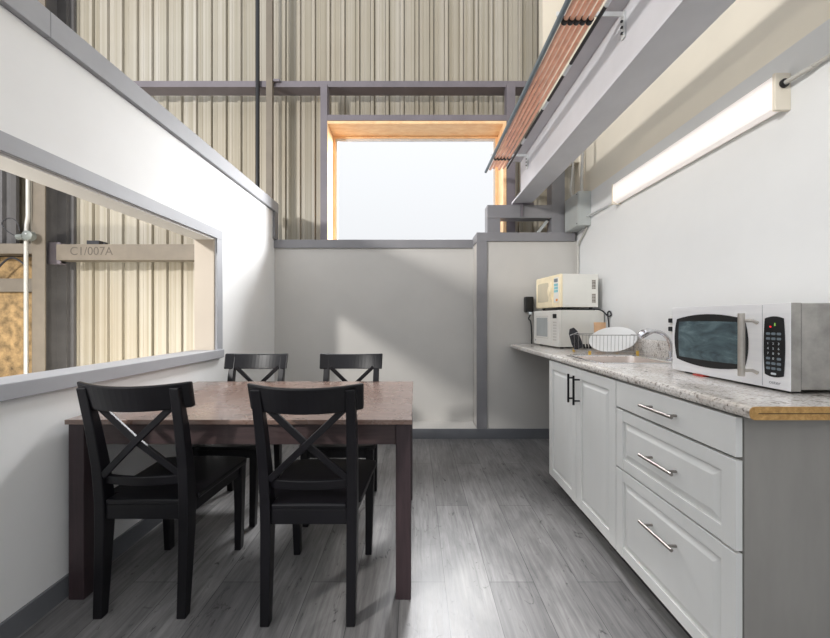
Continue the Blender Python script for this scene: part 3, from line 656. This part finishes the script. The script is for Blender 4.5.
# upper, cream
m2, ft = old_microwave('yellowed cream microwave stacked on top of the white microwave', None, 0, .41, .328, .282, 'offwhite_metal', 'cream_plastic', 'ivory', 'barrel')
W, D, Hh = .41, .328, .282
bm = bmesh.new(); loft(bm, [[(-.006-.020*math.sin(PI*t)*1.0, W*.335+sx*(.010+.014*math.sin(PI*t)), ft+.05+(Hh-ft-.10)*t) for sx in (-1, 1)]+[(-.006, W*.335+.010+.014*math.sin(PI*t), ft+.05+(Hh-ft-.10)*t), (-.006, W*.335-.010-.014*math.sin(PI*t), ft+.05+(Hh-ft-.10)*t)] for t in [k/10 for k in range(11)]])
obj('handle', bm, 'cream_plastic', m2, .003)
obj('control_panel', B((-.003, .001, W*.06, W*.235, ft+.04, Hh-.024)), 'white_plastic', m2, .001)
obj('display', B((-.005, -.002, W*.08, W*.215, Hh-.062, Hh-.034)), 'btn', m2)
for r in range(3):
    for c in range(3): obj('button', B((-.005, -.002, W*(.075+.05*c), W*(.115+.05*c), Hh-.095-.026*r, Hh-.075-.026*r)), 'cyan', m2, .001)
obj('start_button', B((-.005, -.002, W*.08, W*.15, ft+.05, ft+.07)), 'orange', m2, .001)
for z0, z1 in ((Hh-.125, Hh-.045), (.045, .125)):
    vt = obj('vent', B((D-.058, D-.022, -.0015, .002, z0, z1)), 'btn_white', m2)
    for r in range(6): obj('slot', B((D-.054, D-.042, -.0025, -.001, z0+.006+r*.012, z0+.013+r*.012), (D-.038, D-.026, -.0025, -.001, z0+.006+r*.012, z0+.013+r*.012)), 'groove', vt)
for x in (.05, D-.04):
    for y in (.04, W-.04): obj('foot', T([(x, y, 0), (x, y, ft)], .014, 10), 'black', m2)
place(m2, (1.172, 2.712, ZC+.3115+.012), -math.radians(-6))
tag(obj('rubber_mat', B((1.17, 1.48, 2.76, 3.08, ZC+.3112, ZC+.3230)), 'black', bevel=.002), 'thin black mat between the two stacked microwaves', 'mat')
# plug box and cords on the back wall
ad = thing('power_adapter', 'black plug-in box on the back wall left of the stacked microwaves', 'power adapter', (1.06, 3.2, 1.21))
obj('box', B((1.045, 1.12, 3.165, 3.2345, 1.215, 1.36)), 'black', ad, .008)
obj('plug', B((1.07, 1.095, 3.14, 3.164, 1.19, 1.214)), 'digit', ad, .003)
tag(obj('appliance_cable', T([(1.082, 3.152, 1.189), (1.066, 3.15, 1.15), (1.085, 3.15, 1.12), (1.098, 3.16, 1.0), (1.10, 3.17, ZC+.006)], .006, 8, 8), 'black', smooth=True), 'black cord hanging from the plug box down to the worktop', 'cable')
tag(obj('appliance_cable', T([(1.44, 2.775, 1.2285), (1.49, 2.745, 1.2285), (1.518, 2.718, 1.212), (1.545, 2.69, 1.172), (1.553, 2.66, 1.18), (1.551, 2.68, 1.21), (1.548, 2.70, 1.19), (1.553, 2.695, 1.12), (1.555, 2.69, 1.03)], .0055, 8, 8), 'dark_metal', smooth=True), 'dark coiled cable hanging behind the right side of the white microwave', 'cable')

# ================================================================== TABLE
tb = thing('dining_table', 'rectangular dark brown wooden dining table against the left wall', 'table', (-.716, 1.78, 0))
TX0, TX1, TY0, TY1 = -1.420, -.012, 1.36, 2.20
obj('tabletop', B((TX0, TX1, TY0, TY1, .720, .740)), 'table_top_glare', tb, .002)
for x0, x1, y0, y1 in ((TX0+.068, TX1-.068, TY0+.022, TY0+.044), (TX0+.068, TX1-.068, TY1-.044, TY1-.022), (TX0+.014, TX0+.034, TY0+.074, TY1-.074), (TX1-.034, TX1-.014, TY0+.074, TY1-.074)):
    obj('apron', B((x0, x1, y0, y1, .632, .720)), 'table', tb, .001)
for x in (TX0+.004, TX1-.067):
    for y in (TY0+.012, TY1-.075): obj('leg', B((x, x+.063, y, y+.063, 0, .720)), 'table_leg', tb, .003)

# ================================================================== CHAIRS
def make_chair():
    """faces +Y, origin on the floor below the seat"""
    t = thing('dining_chair', 'x', 'chair')
    for s in (-1, 1):
        bm = bmesh.new()
        loft_rect(bm, [(s*.160, -.192, 0, .0175, .016), (s*.161, -.182, .16, .0185, .020), (s*.162, -.172, .34, .0195, .025), (s*.163, -.172, .45, .0195, .026), (s*.165, -.185, .58, .0195, .022), (s*.168, -.215, .75, .019, .018), (s*.170, -.248, .895, .018, .013)])
        obj('leg', bm, 'chair', t, .004)
    for s in (-1, 1):
        bm = bmesh.new()
        loft_rect(bm, [(s*.174, .192, 0, .0155, .0165), (s*.178, .190, .2, .018, .0185), (s*.181, .186, .428, .0215, .0215)])
        obj('leg', bm, 'chair', t, .003)
    bm = bmesh.new()
    poly = [(-.142, -.192), (.142, -.192), (.142, -.142), (.190, -.142), (.203, .05), (.214, .185), (.207, .208), (.17, .220), (.09, .228), (0, .231), (-.09, .228), (-.17, .220), (-.207, .208), (-.214, .185), (-.203, .05), (-.190, -.142), (-.142, -.142)]
    prism(bm, poly, 'Z', .428, .450); obj('seat', bm, 'chair', t, .006)
    obj('seat_rail', B((-.143, .143, -.188, -.166, .372, .428)), 'chair', t, .002)
    obj('seat_rail', B((-.160, .160, .178, .200, .378, .428)), 'chair', t, .002)
    for s in (-1, 1):
        bm = bmesh.new(); loft(bm, [[(s*.160-.010, -.148, .376), (s*.160+.010, -.148, .376), (s*.160+.010, -.148, .428), (s*.160-.010, -.148, .428)], [(s*.180-.010, .165, .376), (s*.180+.010, .165, .376), (s*.180+.010, .165, .428), (s*.180-.010, .165, .428)]])
        obj('seat_rail', bm, 'chair', t, .002)
    us = [-1+k/9 for k in range(19)]
    bm = bmesh.new()
    slab(bm, us, lambda u: ((.2125*u*(.985), -.210-.055*(1-u*u), .812-.006*(1-u*u)), (.2125*u, -.235-.055*(1-u*u), .914-.010*(1-u*u))), .021)
    obj('top_rail', bm, 'chair', t, .006)
    bm = bmesh.new()
    slab(bm, us, lambda u: ((.150*u, -.185-.022*(1-u*u), .510), (.150*u, -.190-.022*(1-u*u), .545)), .018)
    obj('lower_rail', bm, 'chair', t, .003)
    for s in (-1, 1):
        bm = bmesh.new(); off = .006*s
        p, q = Vector((-s*.146, -.222+off, .822)), Vector((s*.146, -.190+off, .545)); d = (q-p).normalized()
        mid = (p+q)/2+Vector((0, -.014, 0)); wv = Vector((d.z, 0, -d.x))*.0125
        loft(bm, [[c-wv-Vector((0, .006, 0)), c+wv-Vector((0, .006, 0)), c+wv+Vector((0, .006, 0)), c-wv+Vector((0, .006, 0))] for c in (p, mid, q)])
        obj('cross_slat', bm, 'chair', t, .002)
    return t
def copy_tree(o):
    r = o.copy(); C.objects.link(r)
    for ch in list(o.children):
        c = ch.copy(); C.objects.link(c); c.parent = r
        for g in ch.children:
            d = g.copy(); C.objects.link(d); d.parent = c
    return r
proto = make_chair()
spots = [(-1.055, 1.490, 0, 'black cross-back chair at the near side of the table, beside the left wall'),
         (-.401, 1.457, 0, 'black cross-back chair at the near side of the table, by its right end'),
         (-1.074, 2.060, PI, 'black cross-back chair across the table, beside the left wall'),
         (-.432, 2.060, PI, 'black cross-back chair across the table, nearer the kitchen units')]
for i, (x, y, a, lb) in enumerate(spots):
    o = proto if i == 0 else copy_tree(proto)
    place(o, (x, y, 0), a); o['label'] = lb; o['group'] = 'chairs around the dining table'
